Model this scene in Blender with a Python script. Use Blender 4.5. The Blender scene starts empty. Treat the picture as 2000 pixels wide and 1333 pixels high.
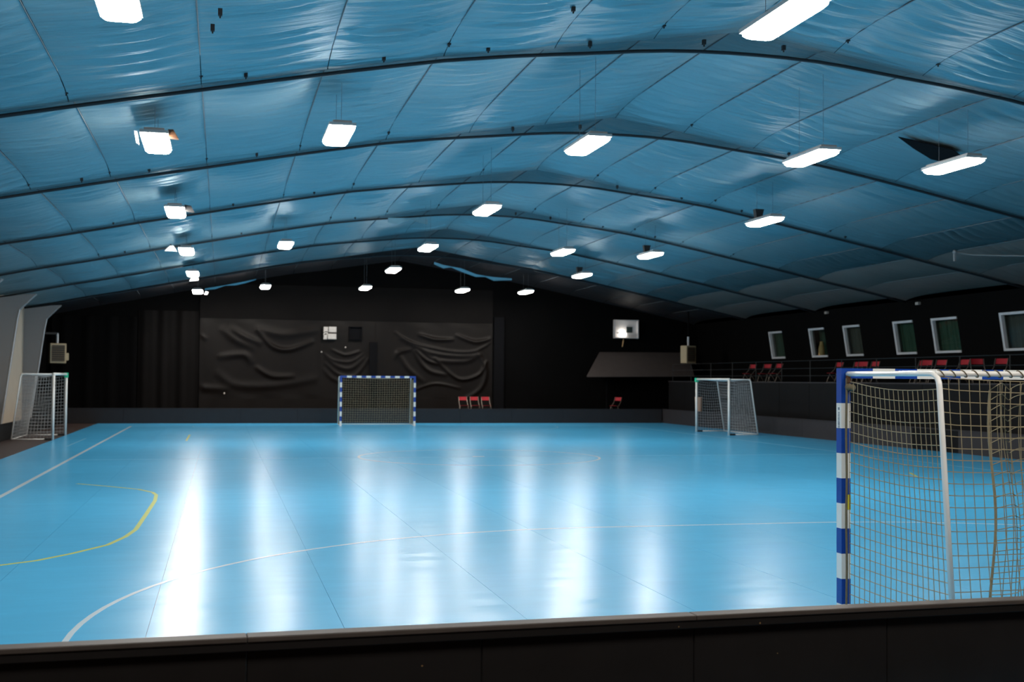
import bpy, math, random
import numpy as np
from mathutils import Matrix, Vector
random.seed(7)
RNG = np.random.RandomState(11)
SC = bpy.context.scene
COL = SC.collection

# ------------------------------------------------------------------ camera
F_PX, YAW, PITCH, ROLL, EYE = 2350.26, math.radians(13.547), math.radians(1.842), math.radians(0.444), 1.974
fw = Vector((math.sin(YAW) * math.cos(PITCH), math.cos(YAW) * math.cos(PITCH), math.sin(PITCH)))
rt = Vector((math.cos(YAW), -math.sin(YAW), 0))
up = rt.cross(fw)
rt2 = rt * math.cos(ROLL) + up * math.sin(ROLL)
up2 = -rt * math.sin(ROLL) + up * math.cos(ROLL)
cd = bpy.data.cameras.new('camera')
cd.sensor_width = 36.0
cd.lens = 36.0 * F_PX / 2000.0
cd.clip_end = 300
cd.dof.use_dof = True
cd.dof.focus_distance = 11.0
cd.dof.aperture_fstop = 2.6
cam = bpy.data.objects.new('camera', cd)
COL.objects.link(cam)
M = Matrix.Identity(4)
for i in range(3):
    M[i][0], M[i][1], M[i][2] = rt2[i], up2[i], -fw[i]
M[0][3], M[1][3], M[2][3] = 0, 0, EYE
cam.matrix_world = M
SC.camera = cam

# ------------------------------------------------------------------ world, exposure (an indoor hall at night: no sky light)
w = bpy.data.worlds.new('world')
SC.world = w
w.use_nodes = True
w.node_tree.nodes['Background'].inputs[0].default_value = (0.0, 0.0, 0.0, 1)
SC.view_settings.view_transform = 'Standard'
SC.view_settings.look = 'None'
SC.view_settings.gamma = 1.0
SC.view_settings.use_curve_mapping = False
SC.view_settings.exposure = 0.0
SC.cycles.max_bounces = 4
SC.cycles.diffuse_bounces = 2
SC.cycles.glossy_bounces = 2
SC.cycles.transparent_max_bounces = 6
SC.cycles.caustics_reflective = False
SC.cycles.caustics_refractive = False
SC.cycles.adaptive_threshold = 0.05
LAMP_POWER = 98.0           # radiance of the lamp diffusers
LAMP_COLOUR = (1.0, 0.95, 0.87)

# ------------------------------------------------------------------ materials
MATS = {}
def principled(name, col, rough=0.6, metal=0.0, spec=0.5, var=0.12, vscale=6.0, bump=0.0, bscale=40.0, bstretch=(1, 1, 1), sheen=0.0, coat=0.0):
    m = bpy.data.materials.new(name)
    m.use_nodes = True
    nt = m.node_tree
    b = nt.nodes['Principled BSDF']
    tc = nt.nodes.new('ShaderNodeTexCoord')
    nz = nt.nodes.new('ShaderNodeTexNoise')
    nz.inputs['Scale'].default_value = vscale
    nz.inputs['Detail'].default_value = 4
    nt.links.new(tc.outputs['Object'], nz.inputs['Vector'])
    mx = nt.nodes.new('ShaderNodeMix')
    mx.data_type = 'RGBA'
    mx.inputs[6].default_value = tuple(c * (1 - var) for c in col) + (1,)
    mx.inputs[7].default_value = tuple(min(1, c * (1 + var)) for c in col) + (1,)
    nt.links.new(nz.outputs['Fac'], mx.inputs[0])
    nt.links.new(mx.outputs[2], b.inputs['Base Color'])
    b.inputs['Roughness'].default_value = rough
    b.inputs['Metallic'].default_value = metal
    b.inputs['Specular IOR Level'].default_value = spec
    b.inputs['Sheen Weight'].default_value = sheen
    b.inputs['Coat Weight'].default_value = coat
    if bump > 0:
        mp = nt.nodes.new('ShaderNodeMapping')
        mp.inputs['Scale'].default_value = bstretch
        n2 = nt.nodes.new('ShaderNodeTexNoise')
        n2.inputs['Scale'].default_value = bscale
        n2.inputs['Detail'].default_value = 3
        bp = nt.nodes.new('ShaderNodeBump')
        bp.inputs['Strength'].default_value = 1.0
        bp.inputs['Distance'].default_value = bump
        nt.links.new(tc.outputs['Object'], mp.inputs['Vector'])
        nt.links.new(mp.outputs['Vector'], n2.inputs['Vector'])
        nt.links.new(n2.outputs['Fac'], bp.inputs['Height'])
        nt.links.new(bp.outputs['Normal'], b.inputs['Normal'])
    MATS[name] = m
    return m

def emitter(name, col, strength):
    m = bpy.data.materials.new(name)
    m.use_nodes = True
    nt = m.node_tree
    for n in list(nt.nodes):
        nt.nodes.remove(n)
    o = nt.nodes.new('ShaderNodeOutputMaterial')
    e = nt.nodes.new('ShaderNodeEmission')
    e.inputs[0].default_value = col + (1,)
    e.inputs[1].default_value = strength
    nt.links.new(e.outputs[0], o.inputs[0])
    MATS[name] = m
    return m

def glass(name):
    m = bpy.data.materials.new(name)
    m.use_nodes = True
    nt = m.node_tree
    for n in list(nt.nodes):
        nt.nodes.remove(n)
    o = nt.nodes.new('ShaderNodeOutputMaterial')
    t = nt.nodes.new('ShaderNodeBsdfTransparent')
    g = nt.nodes.new('ShaderNodeBsdfGlossy')
    g.inputs['Roughness'].default_value = 0.03
    f = nt.nodes.new('ShaderNodeFresnel')
    f.inputs['IOR'].default_value = 1.10
    mx = nt.nodes.new('ShaderNodeMixShader')
    t.inputs[0].default_value = (0.8, 0.85, 0.82, 1)
    nt.links.new(f.outputs[0], mx.inputs[0])
    nt.links.new(t.outputs[0], mx.inputs[1])
    nt.links.new(g.outputs[0], mx.inputs[2])
    nt.links.new(mx.outputs[0], o.inputs[0])
    MATS[name] = m
    return m

def gauze(name, col, cover):
    m = bpy.data.materials.new(name)
    m.use_nodes = True
    nt = m.node_tree
    b = nt.nodes['Principled BSDF']
    b.inputs['Base Color'].default_value = col + (1,)
    b.inputs['Roughness'].default_value = 0.8
    b.inputs['Specular IOR Level'].default_value = 0.1
    b.inputs['Alpha'].default_value = cover
    MATS[name] = m
    return m

# floor sheet: pale blue sports vinyl, satin, slightly wavy
def floor_mat():
    m = principled('floor_blue', (0.070, 0.43, 0.765), rough=0.2, spec=0.55, var=0.06, vscale=1.2)
    nt = m.node_tree
    b = nt.nodes['Principled BSDF']
    geo = nt.nodes.new('ShaderNodeNewGeometry')
    mp = nt.nodes.new('ShaderNodeMapping')
    mp.inputs['Scale'].default_value = (0.7, 1.5, 1)
    n1 = nt.nodes.new('ShaderNodeTexNoise')
    n1.inputs['Scale'].default_value = 1.3
    n1.inputs['Detail'].default_value = 2.0
    n1.inputs['Distortion'].default_value = 0.2
    bp = nt.nodes.new('ShaderNodeBump')
    bp.inputs['Distance'].default_value = 0.009
    bp.inputs['Strength'].default_value = 1.0
    nt.links.new(geo.outputs['Position'], mp.inputs['Vector'])
    nt.links.new(mp.outputs['Vector'], n1.inputs['Vector'])
    nt.links.new(n1.outputs['Fac'], bp.inputs['Height'])
    nt.links.new(bp.outputs['Normal'], b.inputs['Normal'])
    n2 = nt.nodes.new('ShaderNodeTexNoise')
    n2.inputs['Scale'].default_value = 0.8
    n2.inputs['Detail'].default_value = 5
    mr = nt.nodes.new('ShaderNodeMapRange')
    mr.inputs['To Min'].default_value = 0.235
    mr.inputs['To Max'].default_value = 0.262
    nt.links.new(geo.outputs['Position'], n2.inputs['Vector'])
    nt.links.new(n2.outputs['Fac'], mr.inputs['Value'])
    nt.links.new(mr.outputs['Result'], b.inputs['Roughness'])
    return m
floor_mat()
principled('floor_brown', (0.055, 0.032, 0.026), rough=0.45, var=0.25, vscale=2.0, bump=0.002, bscale=30)
principled('line_faint', (0.42, 0.56, 0.66), rough=0.25, spec=0.65, var=0.05)
principled('line_pale', (0.20, 0.52, 0.76), rough=0.25, spec=0.65, var=0.05)
principled('line_white', (0.52, 0.65, 0.74), rough=0.25, spec=0.65, var=0.05)
principled('line_yellow', (0.50, 0.58, 0.16), rough=0.25, spec=0.6, var=0.08)
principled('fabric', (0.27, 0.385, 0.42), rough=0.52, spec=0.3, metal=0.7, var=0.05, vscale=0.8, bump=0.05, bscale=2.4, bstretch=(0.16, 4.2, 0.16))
principled('fabric_shade_mid', (0.18, 0.245, 0.265), rough=0.5, spec=0.25, metal=0.3, var=0.12, vscale=0.6, bump=0.03, bscale=2.0, bstretch=(0.2, 3.0, 0.2))  # ceiling falloff towards the gallery put into the cloth colour, first step
principled('fabric_shade_deep', (0.115, 0.15, 0.16), rough=0.5, spec=0.25, metal=0.3, var=0.12, vscale=0.6, bump=0.03, bscale=2.0, bstretch=(0.2, 3.0, 0.2))  # deeper step of the same painted falloff
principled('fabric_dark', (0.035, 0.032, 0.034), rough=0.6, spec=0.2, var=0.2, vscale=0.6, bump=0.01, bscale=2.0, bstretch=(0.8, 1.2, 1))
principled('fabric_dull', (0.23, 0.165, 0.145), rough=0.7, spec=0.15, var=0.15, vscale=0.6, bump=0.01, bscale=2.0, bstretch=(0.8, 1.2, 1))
principled('seam_tape', (0.16, 0.18, 0.20), rough=0.6)
principled('roof_sheet', (0.02, 0.022, 0.025), rough=0.8)
principled('rib_steel', (0.012, 0.015, 0.02), rough=0.6)
gauze('gusset_mesh', (0.012, 0.02, 0.027), 0.62)
principled('black_wall', (0.0022, 0.002, 0.0021), rough=0.8, spec=0.06, var=0.35, vscale=0.9)
principled('black_drape', (0.0068, 0.0047, 0.0038), rough=0.45, spec=0.13, var=0.2, vscale=3, bump=0.002, bscale=120)
principled('gable_cloth', (0.0048, 0.0038, 0.0036), rough=0.7, spec=0.08, var=0.3, vscale=1.2)  # darker copy of the drape colour, light falloff up the gable painted in
principled('black_flat', (0.004, 0.004, 0.005), rough=0.9, spec=0.1)
principled('grey_clad', (0.25, 0.245, 0.25), rough=0.6, var=0.08, vscale=1.5)
principled('beige_panel', (0.50, 0.42, 0.33), rough=0.7, var=0.08, vscale=2)
principled('board_grey', (0.030, 0.026, 0.028), rough=0.6, spec=0.25, var=0.15, vscale=3)
principled('board_black', (0.005, 0.0046, 0.005), rough=0.7, spec=0.12, var=0.3, vscale=3)
principled('board_cap', (0.048, 0.039, 0.034), rough=0.5, spec=0.25, var=0.25, vscale=9)
principled('lamp_housing', (0.6, 0.6, 0.6), rough=0.4)
emitter('lamp_diffuser', LAMP_COLOUR, LAMP_POWER)
emitter('booth_bulb', (1.0, 0.93, 0.82), 18.0)
principled('cable', (0.03, 0.03, 0.032), rough=0.6)
principled('white_paint', (0.88, 0.865, 0.83), rough=0.32, var=0.04, coat=0.2)
principled('blue_paint', (0.006, 0.06, 0.36), rough=0.35, var=0.1)
principled('net_cord', (0.26, 0.215, 0.13), rough=0.85, var=0.2, vscale=30)
principled('net_white', (0.42, 0.42, 0.42), rough=0.85)
principled('lace_cord', (0.16, 0.13, 0.08), rough=0.9, var=0.2, vscale=40)
principled('rust', (0.12, 0.05, 0.02), rough=0.8, var=0.3, vscale=30)
principled('yellow_label', (0.75, 0.62, 0.03), rough=0.5)
principled('label_ink', (0.10, 0.16, 0.24), rough=0.5)
principled('green_plastic', (0.03, 0.62, 0.34), rough=0.4)
principled('black_rubber', (0.012, 0.012, 0.012), rough=0.8)
principled('red_seat', (0.36, 0.018, 0.028), rough=0.6, spec=0.2, var=0.15)
principled('red_dark', (0.16, 0.01, 0.014), rough=0.7, spec=0.15)
principled('chair_tube', (0.22, 0.18, 0.15), rough=0.4, metal=0.5)
principled('heater_beige', (0.46, 0.36, 0.22), rough=0.5)
principled('heater_slat', (0.13, 0.10, 0.06), rough=0.5)
principled('heater_dark', (0.035, 0.028, 0.022), rough=0.6)
principled('hood_canvas', (0.065, 0.055, 0.053), rough=0.8, spec=0.1, var=0.12, vscale=3, bump=0.003, bscale=60)
principled('window_white', (0.62, 0.63, 0.66), rough=0.4)
principled('curtain_green', (0.045, 0.10, 0.072), rough=0.8)
principled('curtain_grey', (0.11, 0.10, 0.095), rough=0.8)
principled('tan_wood', (0.72, 0.42, 0.19), rough=0.6)
principled('bin_beige', (0.75, 0.47, 0.32), rough=0.6)
principled('booth_white', (0.60, 0.58, 0.58), rough=0.45)
principled('screen_dark', (0.02, 0.03, 0.03), rough=0.3)
principled('plate_white', (0.52, 0.48, 0.45), rough=0.5, var=0.25, vscale=9)
principled('rail_dark', (0.012, 0.011, 0.011), rough=0.5, metal=0.4)
principled('clip_black', (0.012, 0.012, 0.014), rough=0.6)
principled('knob_pale', (0.40, 0.36, 0.33), rough=0.5)
glass('window_glass')

# near board plywood: black with small chips of bare wood
def plywood():
    m = principled('plywood_black', (0.007, 0.0058, 0.0055), rough=0.6, spec=0.15, var=0.35, vscale=4)
    nt = m.node_tree
    b = nt.nodes['Principled BSDF']
    src = b.inputs['Base Color'].links[0].from_socket
    tc = nt.nodes.new('ShaderNodeTexCoord')
    v = nt.nodes.new('ShaderNodeTexVoronoi')
    v.inputs['Scale'].default_value = 5.5
    r = nt.nodes.new('ShaderNodeMath')
    r.operation = 'LESS_THAN'
    r.inputs[1].default_value = 0.028
    mx = nt.nodes.new('ShaderNodeMix')
    mx.data_type = 'RGBA'
    mx.inputs[7].default_value = (0.16, 0.10, 0.045, 1)
    nt.links.new(tc.outputs['Object'], v.inputs['Vector'])
    nt.links.new(v.outputs['Distance'], r.inputs[0])
    nt.links.new(r.outputs[0], mx.inputs[0])
    nt.links.new(src, mx.inputs[6])
    nt.links.new(mx.outputs[2], b.inputs['Base Color'])
plywood()

# ------------------------------------------------------------------ mesh helpers
class MB:
    def __init__(s):
        s.v, s.f, s.mi = [], [], []
    def add(s, verts, faces, mi=0):
        n = len(s.v)
        s.v.extend([tuple(map(float, p)) for p in verts])
        s.f.extend([tuple(n + i for i in f) for f in faces])
        s.mi.extend([mi] * len(faces))
        return s
    def box(s, x0, x1, y0, y1, z0, z1, mi=0):
        v = [(x0, y0, z0), (x1, y0, z0), (x1, y1, z0), (x0, y1, z0), (x0, y0, z1), (x1, y0, z1), (x1, y1, z1), (x0, y1, z1)]
        f = [(0, 3, 2, 1), (4, 5, 6, 7), (0, 1, 5, 4), (1, 2, 6, 5), (2, 3, 7, 6), (3, 0, 4, 7)]
        return s.add(v, f, mi)
    def prism(s, quad, d, mi=0):
        """quad of 3-4+ points extruded by vector d"""
        n = len(quad)
        q2 = [tuple(p[i] + d[i] for i in range(3)) for p in quad]
        f = [tuple(range(n)), tuple(range(2 * n - 1, n - 1, -1))]
        f += [(i, n + i, n + (i + 1) % n, (i + 1) % n) for i in range(n)]
        return s.add(list(quad) + q2, f, mi)
    def tube(s, pts, r, sides=8, mi=0, caps=True):
        P = np.array(pts, float)
        n = len(P)
        T = np.zeros_like(P)
        T[1:-1] = P[2:] - P[:-2]
        T[0] = P[1] - P[0]
        T[-1] = P[-1] - P[-2]
        T /= np.linalg.norm(T, axis=1)[:, None] + 1e-12
        ref = np.array([0, 0, 1.0]) if abs(T[0][2]) < 0.9 else np.array([1.0, 0, 0])
        a = np.cross(T[0], ref)
        a /= np.linalg.norm(a)
        verts = []
        for i in range(n):
            a = a - T[i] * a.dot(T[i])
            a /= np.linalg.norm(a) + 1e-12
            b = np.cross(T[i], a)
            rr = r[i] if hasattr(r, '__len__') else r
            for k in range(sides):
                th = 2 * math.pi * k / sides
                verts.append(P[i] + rr * (a * math.cos(th) + b * math.sin(th)))
        f = []
        for i in range(n - 1):
            for k in range(sides):
                k2 = (k + 1) % sides
                f.append((i * sides + k, i * sides + k2, (i + 1) * sides + k2, (i + 1) * sides + k))
        if caps:
            f.append(tuple(range(sides - 1, -1, -1)))
            f.append(tuple((n - 1) * sides + k for k in range(sides)))
        return s.add(verts, f, mi)
    def lathe(s, prof, c=(0, 0, 0), n=14, mi=0):
        verts = []
        for r, z in prof:
            for k in range(n):
                th = 2 * math.pi * k / n
                verts.append((c[0] + r * math.cos(th), c[1] + r * math.sin(th), c[2] + z))
        f = []
        m = len(prof)
        for i in range(m - 1):
            for k in range(n):
                k2 = (k + 1) % n
                f.append((i * n + k, i * n + k2, (i + 1) * n + k2, (i + 1) * n + k))
        f.append(tuple(range(n - 1, -1, -1)))
        f.append(tuple((m - 1) * n + k for k in range(n)))
        return s.add(verts, f, mi)
    def sphere(s, c, r, n=10, m=6, mi=0):
        prof = [(max(r * math.sin(math.pi * i / m), 1e-4), -r * math.cos(math.pi * i / m)) for i in range(m + 1)]
        return s.lathe(prof, c, n, mi)
    def grid(s, X, Y, Z, mi=0):
        nu, nv = X.shape
        n0 = len(s.v)
        s.v.extend(map(tuple, np.c_[X.ravel(), Y.ravel(), Z.ravel()].tolist()))
        idx = np.arange(nu * nv).reshape(nu, nv) + n0
        q = np.stack([idx[:-1, :-1], idx[1:, :-1], idx[1:, 1:], idx[:-1, 1:]], -1).reshape(-1, 4)
        s.f.extend(map(tuple, q.tolist()))
        s.mi.extend([mi] * len(q))
        return s
    def mesh(s, name, mats, smooth=False):
        me = bpy.data.meshes.new(name)
        me.from_pydata(s.v, [], s.f)
        if not isinstance(mats, (list, tuple)):
            mats = [mats]
        for m in mats:
            me.materials.append(MATS[m])
        me.polygons.foreach_set('material_index', s.mi)
        if smooth:
            me.polygons.foreach_set('use_smooth', [True] * len(s.f))
        me.update()
        return me
    def build(s, name, mats, parent=None, loc=(0, 0, 0), rz=0, smooth=False):
        o = bpy.data.objects.new(name, s.mesh(name, mats, smooth))
        COL.objects.link(o)
        o.parent = parent
        o.location = loc
        o.rotation_euler = (0, 0, rz)
        return o

def bevel(o, width=0.01, seg=2):
    md = o.modifiers.new('bevel', 'BEVEL')
    md.width = width
    md.segments = seg
    md.limit_method = 'ANGLE'
    return o

def tag(o, label=None, cat=None, group=None, kind=None):
    if label: o['label'] = label
    if cat: o['category'] = cat
    if group: o['group'] = group
    if kind: o['kind'] = kind
    return o

def empty(name, loc=(0, 0, 0), rz=0, label=None, cat=None, group=None, kind=None):
    o = bpy.data.objects.new(name, None)
    o.empty_display_size = 0.2
    COL.objects.link(o)
    o.location = loc
    o.rotation_euler = (0, 0, rz)
    return tag(o, label, cat, group, kind)

def inst(name, me, parent=None, loc=(0, 0, 0), rz=0):
    o = bpy.data.objects.new(name, me)
    COL.objects.link(o)
    o.parent = parent
    o.location = loc
    o.rotation_euler = (0, 0, rz)
    return o

def copy_tree(o, parent=None):
    c = o.copy()
    COL.objects.link(c)
    c.parent = parent
    for ch in [x for x in o.children]:
        copy_tree(ch, c)
    return c

ORD = ['nearest', 'second', 'third', 'fourth', 'fifth', 'sixth', 'seventh', 'eighth', 'ninth', 'tenth', 'eleventh', 'twelfth', 'thirteenth']

# ------------------------------------------------------------------ hall profile
S = 5.8
RX = 1.40 * S                       # ridge line
RT = [0, .1, .2, .3, .45, .65, .85, 1.05, 1.26, 1.47, 1.75, 2.1, 2.3, 2.6, 2.9]
RZ = [.916, .915, .911, .903, .886, .865, .838, .802, .762, .72, .665, .592, .555, .49, .43]
def rib_z(x):
    t = np.abs((np.asarray(x, float) - RX) / S)
    return EYE + S * np.interp(t, RT, RZ)
def fab_z(x):
    t = np.abs((np.asarray(x, float) - RX) / S)
    r = np.interp(t, RT, RZ) + .030
    return EYE + S * np.where(t < 1.8, np.maximum(1 - .14 * t - .03 * t * t, r), r)
Y_NEAR, Y_FAR = -3.0, 57.0
X_LEFT, X_RIGHT = -7.62, 23.2
RIBS = [4.6, 11.2, 17.8, 24.4, 31.0, 37.6, 44.2, 50.8]
B_LEFT, B_RIGHT, B_FAR = -6.40, 20.08, 53.15
def near_board_y(x): return 6.435 + 0.0335 * x
LEAN = 0.16
def wall_x(z): return 23.3 + LEAN * (4.81 - z)

# ------------------------------------------------------------------ floor
floor = MB().box(-8.0, 24.6, Y_NEAR - .2, Y_FAR + .2, -0.2, 0.0).build('floor', 'floor_brown')
tag(floor, 'pale blue sports floor of long vinyl sheets with court lines, brown at the edges', 'floor', kind='structure')
strip_me = None
x = -5.03
while x < B_RIGHT - .1:
    wd = min(1.5, B_RIGHT - x)
    if wd > 1.49:
        if strip_me is None:
            mb = MB()
            g = 0.0015
            # a flat sheet with softly rounded edges
            prof = [(g, 0.0), (g, .006), (1.5 - g, .006), (1.5 - g, 0.0)]
            vs = [(a, 6.3, z) for a, z in prof] + [(a, B_FAR, z) for a, z in prof]
            n = len(prof)
            mb.add(vs, [(i, i + 1, n + i + 1, n + i) for i in range(n - 1)] + [tuple(range(n))[::-1], tuple(range(n, 2 * n))])
            strip_me = mb.mesh('floor_strip', 'floor_blue')
        inst('floor_strip', strip_me, floor, (x, 0, 0))
    else:
        MB().box(0.006, wd, 6.3, B_FAR, 0, .006).build('floor_strip', 'floor_blue', floor, (x, 0, 0))
    x += 1.5

# court lines, thin paint on the sheets
XC, Y0, YM, Y1 = 6.4, 9.46, 30.0, 50.1
def line(pts, width, mat='line_white', closed=False):
    P = np.array(pts, float)
    n = len(P)
    if closed:
        T = np.roll(P, -1, 0) - np.roll(P, 1, 0)
    else:
        T = np.gradient(P, axis=0)
    T /= np.linalg.norm(T, axis=1)[:, None]
    N = np.c_[-T[:, 1], T[:, 0]] * width / 2
    z0, z1 = .0062, .0080
    vs = [(*p, z1) for p in P + N] + [(*p, z1) for p in P - N] + [(*p, z0) for p in P + N] + [(*p, z0) for p in P - N]
    f = []
    for i in range(n if closed else n - 1):
        j = (i + 1) % n
        f += [(i, n + i, n + j, j), (i, j, 2 * n + j, 2 * n + i), (n + i, 3 * n + i, 3 * n + j, n + j)]
    return MB().add(vs, f).build('court_line', mat, floor)
line([(-3.47, 7.5), (-3.47, Y1)], .085)
line([(17.0, 7.5), (17.0, Y1)], .06, 'line_pale')
line([(-3.47, YM), (17.0, YM)], .05, 'line_pale')
line([(-3.47, Y1), (17.0, Y1)], .05, 'line_pale')
th = np.linspace(0, 2 * math.pi, 73)[:-1]
line(np.c_[XC + 3.05 * np.cos(th), YM + 3.05 * np.sin(th)], .06, 'line_faint', closed=True)
line([(XC - .15, YM + .12), (XC + .15, YM + .12)], .16)
def six_metre(yg, sgn):
    a = np.linspace(math.pi, math.pi / 2, 28)
    l = [(XC - 1.5 + 6 * math.cos(t), yg + sgn * 6 * math.sin(t)) for t in a]
    r = [(XC + 1.5 - 6 * math.cos(t), yg + sgn * 6 * math.sin(t)) for t in a[::-1]]
    return l + r
line(six_metre(Y0, 1), .048)
line(six_metre(Y1, -1), .045, 'line_pale')
yl = [(-3.3, 12.9), (-2.206, 13.447), (-1.894, 13.71), (-1.588, 14.188), (-1.266, 14.841), (-1.12, 15.556), (-1.046, 16.257), (-1.02, 18.1), (-1.0, 20.0), (-1.03, 20.95), (-1.114, 21.432), (-1.388, 22.05), (-1.96, 22.746), (-2.55, 23.367)]
line(yl, .06, 'line_yellow')
line([(-1.03, 38.6), (-1.03, 42.6)], .06, 'line_yellow')
line([(14.65, 23.6), (14.2, 22.6)], .06, 'line_yellow')
line([(-4.19, 35.8), (-4.16, 40.4)], .05, 'line_pale')

# ------------------------------------------------------------------ ceiling: roof sheet, ribs, fabric panels
xs = np.concatenate([np.linspace(X_LEFT - .3, RX, 14), np.linspace(RX, X_RIGHT + .4, 14)[1:]])
zs = fab_z(xs) + .45
mb = MB()
mb.grid(np.repeat(xs[:, None], 2, 1), np.repeat(np.array([[Y_NEAR - .2, Y_FAR + .2]]), len(xs), 0), np.repeat(zs[:, None], 2, 1))
mb.grid(np.repeat(xs[::-1][:, None], 2, 1), np.repeat(np.array([[Y_NEAR - .2, Y_FAR + .2]]), len(xs), 0), np.repeat(zs[::-1][:, None] + .08, 2, 1))
ceiling = mb.build('ceiling', 'roof_sheet')
tag(ceiling, 'low arched hall ceiling of pale satin fabric panels slung between dark ribs', 'ceiling', kind='structure')

TR = [0, .27, .55, .85, 1.15, 1.46, 1.77, 2.02, 2.32, 2.6]
edges = sorted([RX - S * t for t in TR[1:-1]] + [X_LEFT]) + [RX] + [RX + S * t for t in TR[1:-1]] + [X_RIGHT]
Ys = [Y_NEAR] + RIBS + [Y_FAR]
def fabric_panel(xa, xb, ya, yb, dull, fine, mat):
    nx = 12 if fine else 3
    ny = (int((yb - ya) / .045) if ya < 30 else int((yb - ya) / .10)) if fine else 4
    a = np.linspace(0, 1, nx + 1)
    c = np.linspace(0, 1, ny + 1)
    A, C = np.meshgrid(a, c, indexing='ij')
    g = 0.006
    X = xa + g + (xb - xa - 2 * g) * A
    Y = ya + (yb - ya) * C
    Z = fab_z(X)
    arch = 4 * A * (1 - A)
    dist = np.minimum(Y - ya, yb - Y)
    Z = Z - .045 * arch * (1 - np.exp(-dist / .5))               # slack between the seams
    t = np.abs(X - RX) / S
    dip = np.clip((fab_z(X) - rib_z(X)) - .02, 0, .17)
    Z = Z - dip * np.exp(-(Y - ya) / .28) - dip * np.exp(-(yb - Y) / .65)                            # pulled down towards the rib
    if fine:
        slope = np.clip(dist / .35, 0, 1) * (.12 + .88 * arch)
        W = np.zeros_like(Z)
        bow = RNG.uniform(.10, .45) * np.sign(RX - (xa + xb) / 2)
        sagc = RNG.uniform(.05, .22)
        for k in range(14):
            lam = RNG.uniform(.13, .5)
            amp = lam * RNG.uniform(.03, .085)
            ph = RNG.uniform(0, 6.28)
            cen, wid = RNG.uniform(0, 1), RNG.uniform(.12, .45)
            ca, wa = RNG.uniform(0, 1), RNG.uniform(.4, 1.1)
            u = (Y + bow * 0.35 * A - sagc * arch) / lam * 6.283 + ph
            W += amp * np.sin(u) * np.exp(-((C - cen) / wid) ** 2) * np.exp(-((A - ca) / wa) ** 2)
        for k in range(3):                                       # a few sharp creases
            y0 = RNG.uniform(.1, .9)
            u = (C - y0) * (yb - ya) + bow * .35 * A - sagc * arch
            W -= RNG.uniform(.01, .035) * np.exp(-np.abs(u) / .06) * np.exp(-((A - RNG.uniform(.1, .9)) / .45) ** 2)
        Z = Z + W * slope * (.45 if dull else 1.0)
    return MB().grid(X, Y, Z).build('fabric_panel', mat, ceiling, smooth=True)
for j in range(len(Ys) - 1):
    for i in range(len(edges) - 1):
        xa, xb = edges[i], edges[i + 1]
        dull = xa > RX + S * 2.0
        mat = 'fabric_dark' if Ys[j] > 50 else 'fabric_dull' if dull else 'fabric_shade_deep' if xa > RX + S * 1.7 else 'fabric_shade_mid' if xa > RX + S * 1.4 else 'fabric'  # right-hand strips step darker to paint in the falloff
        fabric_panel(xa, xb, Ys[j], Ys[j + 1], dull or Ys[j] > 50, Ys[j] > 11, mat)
# seam cords along the panel joints
for e in edges[1:-1]:
    zz = float(fab_z(e)) - .016
    MB().tube([(e, 11.2, zz), (e, Y_FAR - .05, zz)], .009, 5).build('seam_cord', 'seam_tape', ceiling)
for yr in RIBS:
    xx = np.linspace(X_LEFT + .05, X_RIGHT, 61)
    zz = rib_z(xx) - .045
    rib = MB().tube(np.c_[xx, np.full_like(xx, yr), zz], .030, 6).build('rib', 'rib_steel', ceiling, smooth=True)
    xg = np.linspace(X_LEFT + .1, X_RIGHT - .1, 61)
    zb, zt = rib_z(xg) - .04, fab_z(xg) - .012 - .03 * np.clip(np.abs(xg - RX) / S, 0, 1)
    G = np.stack([zb, zt], 1)
    MB().grid(np.repeat(xg[:, None], 2, 1), np.full((61, 2), yr), G).build('gusset', 'gusset_mesh', rib)
clip_me = MB().box(-.025, .025, -.03, .03, -.05, .03).box(-.009, .009, -.009, .009, -.08, -.05).mesh('clip', 'clip_black')
for yr in RIBS[2:6]:
    for e in edges[2:-4]:
        dy = -.45 if abs(e - RX) < S else -.3
        if abs(e - RX) < .05: dy = -.02
        if RNG.rand() < .75: inst('clip', clip_me, ceiling, (e, yr + dy, float(fab_z(e)) - .05))
        if RNG.rand() < .35:
            ex = e + RNG.uniform(.5, 1.0)
            inst('clip', clip_me, ceiling, (ex, yr - .2, float(rib_z(ex)) + .06))
for px_, py_, pz_ in ((-.08, 14.31, 6.24), (-.17, 14.94, 6.23), (4.72, 16.07, 7.2)):
    inst('clip', clip_me, ceiling, (px_, py_, pz_))
# torn slit in the fabric above one lamp, showing the black void
tear = [(13.09, 21.46, 6.88), (14.2, 21.30, 6.66), (14.62, 21.55, 6.56), (14.52, 22.05, 6.55), (14.2, 22.05, 6.60), (13.6, 21.75, 6.74)]
MB().prism(tear, (0, 0, .02)).build('torn_slit', 'black_flat', ceiling)
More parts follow.
